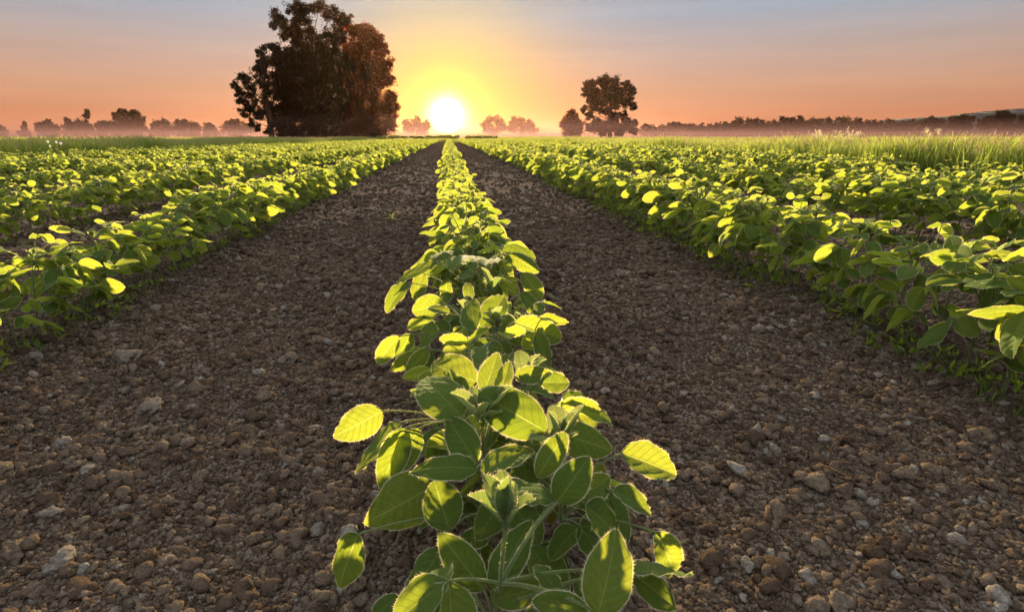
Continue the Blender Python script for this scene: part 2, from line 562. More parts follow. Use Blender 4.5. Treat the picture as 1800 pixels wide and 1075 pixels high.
# ------------------------------------------------------------------ soil clods and stones
def rock_mesh(name, seed, sub, material, rough=0.35, flat=0.75):
    import bmesh
    bm = bmesh.new()
    bmesh.ops.create_icosphere(bm, subdivisions=sub, radius=1.0)
    r = np.random.default_rng(seed)
    V = np.array([v.co for v in bm.verts])
    T = np.array([[v.index for v in f.verts] for f in bm.faces])
    bm.free()
    d = np.zeros(len(V))
    for k in range(9):
        a = r.normal(size=3); a /= np.linalg.norm(a)
        q = V @ a
        cut = r.uniform(0.45, 0.9)
        d -= np.clip(q - cut, 0, 1) * r.uniform(0.5, 1.0)
    for fr, am in ((2.2, rough * 0.5), (4.5, rough * 0.38), (9.0, rough * 0.25)):
        ph = r.uniform(0, 50, 3)
        d += am * vnoise(V[:, 0] * fr + ph[0] + V[:, 2] * fr * 0.7, V[:, 1] * fr + ph[1] - V[:, 2] * fr * 0.8, seed)
    V = V * (1 + d)[:, None]
    V *= np.array((r.uniform(0.8, 1.25), r.uniform(0.8, 1.2), r.uniform(flat - 0.12, flat + 0.15)))
    me = mesh(name, V, [T], [material])
    return me


def build_clods():
    kinds = [rock_mesh('clod_%d' % k, 40 + k, 3 if k < 6 else 2, M_CLOD, 0.55, 0.85) for k in range(10)]
    P, S = [], []
    def zone(y0, y1, x0, x1, n, s0, s1, pw=2.2):
        y = rng.uniform(y0, y1, n); x = rng.uniform(x0, x1, n)
        u = rng.random(n)
        s = s0 * (1 - u * (1 - (s0 / s1) ** pw)) ** (-1 / pw)      # many small, few large
        dens = 0.5 + 0.5 * vnoise(x * 2.1, y * 2.1, 21)
        k = rng.random(n) < 0.45 + 0.6 * dens
        P.append(np.stack([x, y], -1)[k]); S.append(s[k])
    zone(0.25, 1.6, -1.6, 1.8, 42000, 0.0032, 0.017)
    zone(1.6, 3.2, -2.6, 2.8, 44000, 0.0042, 0.018)
    zone(3.2, 7.0, -5.0, 4.5, 36000, 0.007, 0.024)
    zone(7.0, 18.0, -8.0, 4.0, 24000, 0.012, 0.03)
    zone(18.0, 75.0, -1.35, 1.5, 26000, 0.014, 0.035)
    zone(0.25, 1.9, -1.9, 2.0, 210000, 0.0022, 0.007, 1.8)
    zone(1.9, 4.5, -2.6, 2.8, 120000, 0.0034, 0.009, 1.8)
    for a, b in ((-4.2, -1.7), (1.8, 4.2)):
        zone(0.4, 3.2, a, b, 26000, 0.0042, 0.016)
    zone(0.3, 5.0, -1.5, 1.7, 7600, 0.008, 0.022, 2.2)
    zone(0.3, 4.0, -1.4, 1.6, 420, 0.016, 0.028, 3.0)
    P = np.concatenate(P); S = np.concatenate(S)
    ok = np.abs(P[:, 0]) < 1.4 * P[:, 1] + 1.0
    P, S = P[ok], S[ok]
    n = len(P)
    z = ground_h(P[:, 0], P[:, 1]) + S * rng.uniform(0.0, 0.66, n)
    rot = np.stack([rng.uniform(-0.5, 0.5, n), rng.uniform(-0.5, 0.5, n), rng.uniform(0, 6.28, n)], -1)
    scatter('soil_clods', kinds, np.column_stack([P, z]), rot, np.repeat(S[:, None], 3, 1), rng.integers(0, 10, n))


build_clods()


def build_stones():
    # (px, py, half width in px, label)
    L = [(222, 622, 21, "largest pale stone, lying near the left soybean row"),
         (105, 985, 25, "pale rough stone near the bottom left corner of the soil"),
         (85, 897, 17, "small whitish rounded stone left of the big bottom left clods"),
         (155, 822, 13, "light brown stone in the middle of the left furrow"),
         (62, 632, 11, "small pale stone close under the left row of leaves"),
         (333, 684, 12, "reddish stone lying alone in the left furrow"),
         (268, 712, 22, "flat crumbly pale stone beside the reddish stone in the left furrow"),
         (330, 775, 12, "small pale stone below the flat crumbly stone"),
         (490, 508, 9, "small light stone far up the left furrow"),
         (505, 628, 16, "low whitish stone in the left furrow near the centre row"),
         (20, 960, 22, "broad brown stone cut by the left picture edge"),
         (345, 852, 17, "dull grey stone among dark clods of the left furrow"),
         (1298, 676, 9, "small light stone in the right furrow"),
         (1090, 492, 7, "tiny pale stone close to the centre row on its right"),
         (1315, 978, 18, "rounded tan stone at the lower right of the near plant"),
         (1415, 830, 20, "dark brown stone beside the dry root"),
         (1475, 1048, 28, "large dark brown stone at the bottom edge"),
         (1548, 950, 26, "wide brown stone with a lit upper edge in the right furrow"),
         (1370, 725, 11, "pale grey stone up the right furrow"),
         (1690, 1040, 14, "whitish stone near the bottom right corner"),
         (1408, 862, 0, "")]
    kinds = [rock_mesh('stone_%d' % k, 90 + k, 4, M_STONE, 0.42, 0.7) for k in range(6)]
    kinds_d = [rock_mesh('dark_stone_%d' % k, 190 + k, 4, M_CLOD, 0.6, 0.8) for k in range(3)]
    for k, (px, py, w, lab) in enumerate(L):
        if not w:
            continue
        p = at_h(px, py, 0.0)
        s = w / 1000.0 * (p[1] * cp + CAM_H * sp_)
        dark = 'brown' in lab or 'dull' in lab
        o = obj('stone', (kinds_d[k % 3] if dark and 'light' not in lab else kinds[k % 6]))
        o.location = (p[0], p[1], float(ground_h(p[0], p[1])) + s * 0.32)
        o.scale = (s, s, s * 0.9)
        o.rotation_euler = (0, 0, k * 1.9)
        tag(o, lab, 'stone', 'stones lying in the furrows')


build_stones()


def build_twigs():
    spots = [((1455, 812), (1462, 772), (1500, 765), 3.0, "bent dry root standing up from the soil of the right furrow"),
             ((1440, 815), (1480, 832), (1512, 842), 2.4, "dry root lying flat beside the standing root"),
             ((1375, 622), (1372, 640), (1368, 608), 1.2, "thin pale dry stalk in the right furrow below the right row"),
             ((1650, 790), (1668, 796), (1680, 794), 1.2, "short pale straw lying in the right furrow"),
             ((1625, 825), (1640, 815), (1656, 812), 1.6, "forked brown twig in the right furrow near the picture edge")]
    for a, b, c, w, lab in spots:
        up = 0.045 if 'standing' in lab else 0.016
        A = at_h(a[0], a[1], 0.0); C = at_h(c[0], c[1], up if 'standing' in lab else 0.012); B = at_h(b[0], b[1], up)
        sc = A[1] * cp + CAM_H * sp_
        m = MB()
        pts = bez(A, B, C, 9)
        pts += rng.normal(0, 0.0012, pts.shape)
        m.tube(pts - A, np.linspace(w, w * 0.5, 9) / 1000 * sc * 0.9, 6)
        mid = pts[5] - A
        m.tube(bez(mid, mid + (C - A) * 0.2 + np.array((0, 0, 0.008)), mid + (C - A) * 0.3 + np.array((0.008, -0.005, 0.01)), 5), np.linspace(w * 0.6, w * 0.25, 5) / 1000 * sc * 0.9, 5)
        o = obj('dry_root', m.mesh('dry_root', [M_TWIG]), None, tuple(A))
        tag(o, lab, 'dry root')


build_twigs()

# ------------------------------------------------------------------ leaves and soybean plants
def leaf_geom(L, W, nt, nv, fold, curl, cup, wave, ph, twist=0.0, tip=0.8):
    """one leaflet along +x with its face to +z; returns V, Q, uv, boundary loop"""
    t = 0.5 - 0.5 * np.cos(np.linspace(0.0, math.pi, nt))
    w = (np.clip(t, 0, 1) ** 0.52) * (np.clip(1 - t, 0, 1) ** tip)
    w = w / w.max()
    w[0], w[-1] = 0.05, 0.04
    v = np.linspace(-1, 1, nv)
    ang = curl * t
    dt = np.gradient(t)
    cx = np.cumsum(np.cos(ang) * dt) * L; cx -= cx[0]
    cz = -np.cumsum(np.sin(ang) * dt) * L; cz -= cz[0]
    T, Vv = np.meshgrid(t, v, indexing='ij')
    y = Vv * w[:, None] * W / 2
    yn = np.abs(y) / (W / 2)
    z = fold * np.abs(y) - cup * (W / 2) * yn ** 2
    z += wave * W * (np.sin(T * 9 + ph) * yn * np.sign(Vv) * 0.6 + np.sin(T * 15 + ph * 2.1 + Vv) * yn ** 1.5 * 0.5)
    z += 0.036 * W * np.cos((T - 0.2 * np.abs(Vv)) * 8 * 2 * math.pi) * np.clip(yn * 3, 0, 1) * np.clip((1 - T) * 4, 0, 1)
    tw = twist * T
    y2 = y * np.cos(tw) - z * np.sin(tw)
    z2 = y * np.sin(tw) + z * np.cos(tw)
    P = np.stack([cx[:, None] + np.sin(ang)[:, None] * z2, y2, cz[:, None] + np.cos(ang)[:, None] * z2], -1).reshape(-1, 3)
    uv = np.stack([T, (Vv + 1) / 2], -1).reshape(-1, 2)
    i, j = np.meshgrid(np.arange(nt - 1), np.arange(nv - 1), indexing='ij')
    Q = np.stack([i * nv + j, (i + 1) * nv + j, (i + 1) * nv + j + 1, i * nv + j + 1], -1).reshape(-1, 4)
    left = [k * nv for k in range(nt)]
    right = [k * nv + nv - 1 for k in range(nt)]
    return P, Q, uv, left, right


def frame(d, up_hint, roll=0.0):
    x = np.asarray(d, float); x /= np.linalg.norm(x) + 1e-9
    y = np.cross(up_hint, x); y /= np.linalg.norm(y) + 1e-9
    z = np.cross(x, y)
    c, s = math.cos(roll), math.sin(roll)
    y, z = y * c + z * s, -y * s + z * c
    return np.stack([x, y, z], 1)


def add_leaf(mb, base, Fr, L, W, r, res=(9, 7), m=0, tone=None, young=False, hair=0, rim=0.0011):
    fold = r.uniform(0.05, 0.5) if not young else r.uniform(0.5, 1.1)
    P, Q, uv, le, ri = leaf_geom(L, W, res[0], res[1], fold, r.uniform(0.1, 0.75), r.uniform(0.0, 0.35), r.uniform(0.015, 0.06), r.uniform(0, 6), r.uniform(-0.4, 0.4), r.uniform(0.62, 1.05))
    G = P @ Fr.T + base
    tn = r.random() if tone is None else tone
    mb.add(G, Q, None, uv, tn, m)
    # fringe of fine hairs round the edge
    nv = res[1]
    for edge, inner in ((le, 1), (ri, -1)):
        E = G[edge]; I = G[[k + inner for k in edge]]
        out = E - I; out /= np.linalg.norm(out, axis=1)[:, None] + 1e-9
        if hair:
            seg = np.linalg.norm(np.diff(E, axis=0), axis=1)
            cum = np.concatenate([[0], np.cumsum(seg)])
            q = np.arange(0.002, cum[-1], hair) 
            B = np.stack([np.interp(q, cum, E[:, k]) for k in range(3)], -1)
            O = np.stack([np.interp(q, cum, out[:, k]) for k in range(3)], -1)
            tg = np.stack([np.interp(q, cum, np.gradient(E[:, k])) for k in range(3)], -1)
            tg /= np.linalg.norm(tg, axis=1)[:, None] + 1e-9
            O = O + tg * 0.5 + r.normal(0, 0.3, O.shape)
            ln = r.uniform(0.0016, 0.0034, len(q))[:, None]
            hw = 0.00022
            V = np.stack([B - tg * hw, B + tg * hw, B + O * ln], 1).reshape(-1, 3)
            mb.add(V, None, np.arange(len(V)).reshape(-1, 3), None, tn, m + 1)
        if rim:
            n = len(edge)
            V = np.concatenate([E, E + out * rim])
            a = np.arange(n - 1)
            mb.add(V, np.stack([a, a + 1, n + a + 1, n + a], -1), None, None, tn, m + 1)


def stem_hairs(mb, pts, rad, r, step):
    pts = np.asarray(pts)
    for a, b in zip(pts[:-1], pts[1:]):
        n = max(1, int(np.linalg.norm(b - a) / step))
        t = r.random(n)[:, None]
        B = a * (1 - t) + b * t
        d = r.normal(size=(n, 3))
        ax = (b - a) / (np.linalg.norm(b - a) + 1e-9)
        d -= (d @ ax)[:, None] * ax
        d /= np.linalg.norm(d, axis=1)[:, None] + 1e-9
        B = B + d * rad * 0.9
        V = np.stack([B - ax * 0.0002, B + ax * 0.0002, B + d * r.uniform(0.001, 0.0022, n)[:, None] - ax * 0.0004], 1).reshape(-1, 3)
        mb.add(V, None, np.arange(len(V)).reshape(-1, 3), None, 0.5, 1)


LEAF_MATS = [M_LEAF, M_FUZZ]
YOUNG_MATS = [M_YOUNG, M_FUZZ]
STEM_MATS = [M_STEM, M_FUZZ]


def make_plant(seed, H=0.27, res=(9, 7), hair=0, rim=0.0011, ntri=6, big=1.0):
    """soybean plant round the origin: stem with petioles, foliage, shoot tip"""
    r = np.random.default_rng(seed)
    st, fo, ti, pe = MB(), MB(), MB(), MB()
    lean = np.array((r.uniform(-0.05, 0.05), r.uniform(-0.04, 0.04), H))
    sp = bez(np.zeros(3) - (0, 0, 0.02), np.array((lean[0] * 0.2, lean[1] * 0.2, H * 0.5)), lean, 9)
    st.tube(sp, np.linspace(0.0030, 0.0017, 9), 7, 0.3)
    if hair:
        stem_hairs(st, sp, 0.0026, r, 0.0015)
    az = r.uniform(0, 6.28)
    for k in range(ntri + 1):
        f = 0.22 + 0.74 * k / ntri
        q = sp[int(round(f * 8))]
        az += math.pi * r.uniform(0.8, 1.2)
        # leaves lean out of the row, to its sides
        a = az if r.random() < 0.4 else (0 if math.cos(az) > 0 else math.pi) + r.normal(0, 0.6)
        ln = (0.055 + 0.06 * (1 - abs(f - 0.45) * 1.4)) * r.uniform(0.8, 1.25) * big
        el = R(r.uniform(22, 50) + 16 * f)
        dh = np.array((math.cos(a), math.sin(a), 0))
        end = q + dh * ln * math.cos(el) + np.array((0, 0, ln * math.sin(el)))
        mid = q + dh * ln * 0.42 * math.cos(el) + np.array((0, 0, ln * 0.62 * math.sin(el)))
        pt = bez(q, mid, end, 6)
        pe.tube(pt, np.linspace(0.0015, 0.0011, 6), 5, 0.7)
        if hair:
            stem_hairs(pe, pt, 0.0012, r, 0.002)
        sz = (0.050 + 0.028 * math.sin(math.pi * min(1, f * 1.05))) * r.uniform(0.85, 1.15) * big
        if k == ntri:
            sz *= 0.72
        droop = r.uniform(-0.15, 0.75) - 0.25 * f
        for s in (-1, 0, 1):
            aa = a + s * R(r.uniform(62, 95))
            dr = droop + r.uniform(-0.35, 0.35)
            d = np.array((math.cos(aa) * math.cos(dr), math.sin(aa) * math.cos(dr), -math.sin(dr)))
            b = end if s else end + dh * 0.012 * big
            if not s:
                pe.tube(np.array([end - dh * 0.001, b]), [0.001, 0.0009], 5, 0.7)
            Fr = frame(d, np.array((r.normal(0, 0.25), 0.85 + r.normal(0, 0.35), 0.75)), r.normal(0, 0.3))
            L = sz * (1.12 if s == 0 else 1.0) * r.uniform(0.92, 1.08)
            add_leaf(fo, b, Fr, L, L * r.uniform(0.56, 0.68), r, res, 0, None, False, hair, rim)
    top = sp[-1]
    for k in range(r.integers(3, 6)):
        a = r.uniform(0, 6.28); e = R(r.uniform(35, 80))
        d = np.array((math.cos(a) * math.cos(e), math.sin(a) * math.cos(e), math.sin(e)))
        b = top + d * r.uniform(0.006, 0.02)
        ti.tube(np.array([top, b]), [0.0011, 0.0009], 5, 0.8)
        L = r.uniform(0.022, 0.042) * big
        add_leaf(ti, b, frame(d, np.array((math.cos(a + 3.14), math.sin(a + 3.14), 0.4))), L, L * 0.5, r, (7, 5), 0, None, True, hair, rim)
    return st, fo, ti, pe


def plant_thing(meshes, loc, rz=0.0, s=1.0):
    root = empty('soybean_plant', loc, rz)
    root.scale = (s, s, s)
    for nm, me in zip(('stem', 'foliage', 'shoot_tip'), meshes):
        q = obj(nm, me, root)
        if nm == 'stem' and len(meshes) > 3:
            obj('leaf_stalks', meshes[3], q)
    return root


# --- the nearest plants of the centre row, leaf by leaf: base px, tip px, apparent width px, base height, tip height
HERO = [(1052, 1078, 1090, 938, 88, .255, .315), (1035, 1082, 934, 1046, 50, .245, .25), (1105, 1003, 1192, 1062, 72, .24, .20),
        (1112, 1006, 1212, 988, 48, .26, .235), (1152, 935, 1206, 1022, 50, .24, .18), (1078, 862, 1154, 893, 46, .27, .25),
        (1030, 889, 1100, 942, 74, .27, .22), (980, 882, 1032, 806, 62, .275, .32), (998, 882, 1082, 838, 32, .27, .28),
        (945, 838, 991, 766, 42, .285, .33), (974, 882, 860, 820, 56, .27, .285), (838, 824, 722, 806, 44, .27, .285),
        (838, 812, 778, 727, 52, .27, .305), (848, 832, 932, 771, 44, .27, .29), (960, 758, 842, 690, 76, .30, .33),
        (964, 756, 1076, 786, 66, .30, .275), (812, 732, 730, 645, 56, .30, .33), (840, 672, 738, 632, 54, .31, .32),
        (850, 692, 874, 622, 36, .31, .35), (880, 692, 893, 634, 30, .31, .345), (974, 716, 1068, 736, 40, .30, .27),
        (988, 700, 1083, 728, 44, .305, .265), (905, 662, 968, 654, 28, .31, .31), (950, 672, 1006, 670, 30, .30, .285),
        (1092, 796, 1190, 826, 64, .25, .232), (672, 722, 588, 768, 48, .25, .22), (704, 742, 621, 820, 42, .25, .20),
        (712, 752, 671, 852, 40, .25, .18), (736, 752, 692, 838, 35, .25, .19), (765, 852, 652, 916, 82, .205, .19),
        (790, 930, 764, 848, 76, .20, .24), (630, 938, 585, 1036, 36, .20, .12), (850, 1036, 779, 943, 60, .20, .25),
        (866, 1036, 926, 918, 46, .20, .25), (776, 964, 704, 1070, 62, .19, .14), (862, 940, 803, 946, 36, .18, .17),
        (868, 1052, 962, 1030, 46, .20, .22), (986, 1048, 954, 990, 46, .22, .25), (655, 1086, 696, 1047, 36, .12, .135),
        (832, 1084, 733, 1040, 90, .13, .115), (962, 988, 896, 970, 62, .14, .13), (1010, 1010, 1075, 1075, 60, .15, .13),
        (905, 565, 988, 591, 31, .29, .265), (943, 585, 966, 641, 38, .28, .22), (930, 582, 934, 627, 28, .28, .22),
        (845, 576, 886, 522, 29, .29, .33), (836, 580, 824, 524, 23, .29, .33), (877, 550, 911, 596, 16, .29, .25),
        (770, 584, 720, 592, 44, .26, .22), (700, 590, 663, 638, 26, .25, .19), (722, 586, 699, 631, 25, .25, .20),
        (732, 620, 688, 651, 22, .22, .19), (752, 612, 718, 656, 21, .24, .20), (780, 533, 726, 546, 38, .28, .26),
        (790, 551, 754, 537, 18, .29, .30), (915, 515, 956, 556, 36, .28, .22), (918, 480, 952, 521, 31, .30, .24),
        (884, 443, 944, 444, 38, .33, .315), (884, 446, 868, 470, 35, .33, .28), (893, 448, 943, 472, 26, .32, .29),
        (783, 456, 764, 424, 28, .31, .34), (768, 460, 699, 489, 25, .30, .26), (718, 497, 675, 534, 28, .26, .22),
        (745, 480, 724, 522, 30, .27, .21), (785, 490, 783, 531, 21, .28, .22), (833, 481, 811, 454, 26, .31, .33),
        (830, 483, 792, 475, 16, .31, .31), (825, 527, 823, 491, 13, .30, .34), (850, 470, 862, 430, 18, .32, .35),
        (800, 470, 818, 432, 16, .32, .35), (846, 640, 838, 600, 24, .29, .31), (870, 655, 905, 622, 28, .28, .30)]
HERO_STEMS = [(0.035, 0.47, "nearest soybean plant, leaves overhanging the bottom edge of the photo"),
              (0.125, 0.60, "near soybean plant with the large bright upright leaf at lower right"),
              (0.045, 0.66, "near soybean plant with large glowing top leaves facing the camera"),
              (0.015, 0.80, "near soybean plant whose broad leaves droop toward the left furrow"),
              (0.115, 0.83, "near soybean plant with a lone round leaf reaching over the right furrow"),
              (0.075, 1.06, "soybean plant with two upright pointed young leaves behind the nearest clump"),
              (0.030, 1.18, "soybean plant with narrow leaves hanging low over the left furrow"),
              (0.100, 1.32, "soybean plant with long arching leaf stalks on the right of the centre row"),
              (0.050, 1.50, "soybean plant topped by a pair of round leaves before the gap in the centre row")]


def build_heroes():
    r = np.random.default_rng(5)
    parts = [(MB(), MB(), MB(), MB()) for _ in HERO_STEMS]
    stems = []
    for k, (x, y, lab) in enumerate(HERO_STEMS):
        H = 0.265 + 0.02 * r.random()
        g = float(ground_h(x, y))
        top = np.array((x + r.uniform(-0.015, 0.015), y + r.uniform(-0.02, 0.02), H))
        sp = bez(np.array((x, y, g - 0.02)), np.array((x + r.uniform(-0.01, 0.01), y, H * 0.5)), top, 10)
        parts[k][0].tube(sp, np.linspace(0.0034, 0.0019, 10), 9, 0.3)
        stem_hairs(parts[k][0], sp, 0.0028, r, 0.001)
        stems.append(sp)
        for q in range(6):
            a = r.uniform(0, 6.28); e = R(r.uniform(45, 82))
            d = np.array((math.cos(a) * math.cos(e), math.sin(a) * math.cos(e), math.sin(e)))
            b = top + d * r.uniform(0.006, 0.018)
            parts[k][2].tube(np.array([top, b]), [0.0012, 0.0009], 6, 0.8)
            L = r.uniform(0.026, 0.056)
            add_leaf(parts[k][2], b, frame(d, np.array((-math.cos(a), -math.sin(a), 0.4))), L, L * 0.5, r, (9, 7), 0, None, True, 0.0008, 0)
    camp = np.array((0, 0, CAM_H))
    for (bx, by, tx, ty, w, hb, ht) in HERO:
        B, T = at_h(bx, by, hb), at_h(tx, ty, ht)
        best, bk, bi = 9, 0, 0
        for k, sp in enumerate(stems):
            for i in range(3, 10):
                d = np.linalg.norm(sp[i][:2] - B[:2]) + 0.55 * abs(sp[i][2] - (hb - 0.045))
                if d < best:
                    best, bk, bi = d, k, i
        st, fo, ti, pe = parts[bk]
        q = stems[bk][bi]
        pe.tube(bez(q, (q + B) / 2 + np.array((0, 0, 0.018)), B, 9), np.linspace(0.0018, 0.0012, 9), 7, 0.7)
        stem_hairs(pe, bez(q, (q + B) / 2 + np.array((0, 0, 0.018)), B, 9), 0.0014, r, 0.0011)
        ax = T - B
        L = np.linalg.norm(ax) * 1.08
        depth = (B + T)[1] / 2 * cp + (CAM_H - (hb + ht) / 2) * sp_
        roll = r.uniform(-0.55, 0.55)
        W = min(w / 1000 * depth / math.cos(roll), L * 0.78)
        W = max(W, L * 0.46)
        view = (B + T) / 2 - camp
        n = -view / np.linalg.norm(view) * 0.75 + np.array((0, 0, 0.6))
        Fr = frame(ax, n, roll)
        # start a little back so that the curled blade spans base to tip
        add_leaf(fo, B, Fr, L, W, r, (17, 11), 0, r.random(), False, 0.0006, 0.0005)
    # lower leaves that fill the clumps
    for k, sp in enumerate(stems):
        for q in range(6):
            i = int(r.integers(3, 8)); a = r.uniform(0, 6.28)
            dh = np.array((math.cos(a), math.sin(a), 0.5))
            end = sp[i] + dh * r.uniform(0.03, 0.06)
            parts[k][3].tube(bez(sp[i], (sp[i] + end) / 2 + np.array((0, 0, 0.008)), end, 6), np.linspace(0.0015, 0.0011, 6), 6, 0.7)
            for s in (-1, 0, 1):
                aa = a + s * 1.35; dr = r.uniform(0.1, 0.9)
                d = np.array((math.cos(aa) * math.cos(dr), math.sin(aa) * math.cos(dr), -math.sin(dr)))
                L = r.uniform(0.055, 0.08)
                add_leaf(parts[k][1], end, frame(d, np.array((0, 0, 1.0)), r.normal(0, 0.3)), L, L * 0.62, r, (11, 7), 0, None, False, 0.0012, 0.0004)
    for (x, y, lab), (st, fo, ti, pe) in zip(HERO_STEMS, parts):
        o = np.array((x, y, 0.0))
        k = st.n
        st.V += pe.V; st.UV += pe.UV; st.TO += pe.TO; st.QM += pe.QM; st.TM += pe.TM
        st.Q += [q + k for q in pe.Q]; st.T += [q + k for q in pe.T]
        st.n += pe.n
        for mb in (st, fo, ti):
            mb.V = [v - o for v in mb.V]
        root = plant_thing((st.mesh('stem', STEM_MATS), fo.mesh('foliage', LEAF_MATS), ti.mesh('shoot_tip', YOUNG_MATS)), (x, y, 0.0))
        tag(root, lab, 'soybean plant', 'soybean plants of the centre row')


build_heroes()

for k, (x, y, H, lab) in enumerate([(0.095, 0.72, 0.235, "leafy soybean plant filling the middle of the nearest clump"),
                                    (0.030, 0.97, 0.245, "leafy soybean plant between the nearest clump and the two upright young leaves"),
                                    (0.100, 1.20, 0.235, "low leafy soybean plant on the right behind the two upright young leaves"),
                                    (0.020, 1.36, 0.245, "low leafy soybean plant on the left below the pair of round leaves"),
                                    (0.090, 1.60, 0.250, "leafy soybean plant standing just before the gap in the centre row")]):
    st, fo, ti, pe = make_plant(830 + k, H, (13, 9), 0.001, 0.0005, 7, 0.92)
    tag(plant_thing((st.mesh('stem', STEM_MATS), fo.mesh('foliage', LEAF_MATS), ti.mesh('shoot_tip', YOUNG_MATS), pe.mesh('leaf_stalks', STEM_MATS)),
                    (x, y, float(ground_h(x, y)) - 0.004)), lab, 'soybean plant', 'soybean plants of the centre row')

ORD = ['first', 'second', 'third', 'fourth', 'fifth', 'sixth', 'seventh', 'eighth', 'ninth', 'tenth', 'eleventh', 'twelfth']


def build_rows():
    r = np.random.default_rng(21)
    n_kind = 16
    near_kinds = []
    for k in range(n_kind):
        st, fo, ti, pe = make_plant(300 + k, 0.24 + 0.035 * (k % 4) / 3, (11, 7), 0.0014, 0.0006, 6 + k % 3)
        near_kinds.append((st.mesh('stem', STEM_MATS), fo.mesh('foliage', LEAF_MATS), ti.mesh('shoot_tip', YOUNG_MATS), pe.mesh('leaf_stalks', STEM_MATS)))
    far_kinds = []
    for k in range(10):
        st, fo, ti, pe = make_plant(500 + k, 0.25 + 0.03 * (k % 3) / 2, (6, 5), 0, 0.0009, 6)
        j = MB()
        for mb, off in ((fo, 0), (ti, 2), (st, 4), (pe, 4)):
            base = j.n
            j.V += mb.V; j.UV += mb.UV; j.TO += mb.TO
            j.Q += [q + base for q in mb.Q]; j.T += [q + base for q in mb.T]
            j.QM += [q + off for q in mb.QM]; j.TM += [q + off for q in mb.TM]
            j.n += mb.n
        far_kinds.append(j.mesh('far_plant', LEAF_MATS + YOUNG_MATS + STEM_MATS))
    names = [('centre row', ROW_C)] + [(('first row left of the centre row' if k == 0 else '%s row left of the centre row' % ORD[k]), x) for k, x in enumerate(ROW_L)] + \
            [(('first row right of the centre row' if k == 0 else '%s row right of the centre row' % ORD[k]), x) for k, x in enumerate(ROW_R)]
    allp = []
    for name, x0 in names:
        y = 1.78 if x0 == ROW_C else max(0.25, abs(x0) * 0.9 - 0.5)
        while y < FIELD_END:
            y += r.uniform(0.06, 0.115) * (1.0 if y < 20 else 1.5)
            gap = vnoise(np.array(x0 * 7.3), np.array(y * 0.9), 31)
            if gap > 0.72:
                continue
            x = x0 + r.normal(0, 0.022)
            sc = r.uniform(0.86, 1.12) * (1.0 + 0.12 * float(vnoise(np.array(x0 * 3.1), np.array(y * 1.3), 8)))
            if x0 == ROW_C:
                sc *= 1.0
            elif x0 > 0:
                sc *= 1.13
            else:
                sc *= 1.0
            allp.append((x, y, sc, name))
    # the 300 that show largest become things, the rest one mass
    def key(p):
        q = np.array((p[0], p[1], 0.2 - CAM_H))
        rt = q[0] * cy - q[1] * sy; fw = q[0] * sy + q[1] * cy
        z = fw * cp - q[2] * sp_; u = fw * sp_ + q[2] * cp
        if z < 0.05 or abs(rt / z) > 0.97 or u / z < -0.66:
            return -1
        return p[2] / z
    allp.sort(key=key, reverse=True)
    ind = [p for p in allp[:284] if key(p) > 0]
    rest = [p for p in allp if p not in ind] if False else allp[len(ind):]
    rest = [p for p in rest]
    ind.sort(key=lambda p: p[1])
    seen = {}
    for p in ind:
        x, y, sc, name = p
        c = seen.get(name, 0); seen[name] = c + 1
        root = plant_thing(near_kinds[int(r.integers(0, n_kind))], (x, y, float(ground_h(x, y)) - 0.004), r.normal(0, 0.5), sc)
        root.scale.x *= r.choice([-1, 1])
        if name == 'centre row':
            if c < 10:
                lab = '%s soybean plant beyond the gap in the centre row' % ORD[c]
            else:
                lab = 'small soybean plant well beyond the gap in the centre row, leaves touching its neighbours'
        elif name.startswith('first') and c < 10:
            lab = '%s visible soybean plant from the camera in the %s' % (ORD[c], name.replace('first row', 'row just'))
        elif name.startswith('first'):
            lab = 'bushy soybean plant farther along the %s' % name
        else:
            lab = 'soybean plant on the near stretch of the %s' % name
        tag(root, lab, 'soybean plant', 'soybean plants of the ' + name)
    n = len(rest)
    P = np.array([(p[0], p[1], 0) for p in rest], float)
    P[:, 2] = ground_h(P[:, 0], P[:, 1])
    S = np.repeat(np.array([p[2] for p in rest])[:, None], 3, 1)
    far = P[:, 1] > 12
    S[far] *= 1.06
    S[:, 0] *= r.choice([-1, 1], n)
    rot = np.stack([r.normal(0, 0.06, n), r.normal(0, 0.06, n), r.normal(0, 0.5, n)], -1)
    scatter('distant_soybean_plants', far_kinds, P, rot, S, r.integers(0, 10, n))


build_rows()

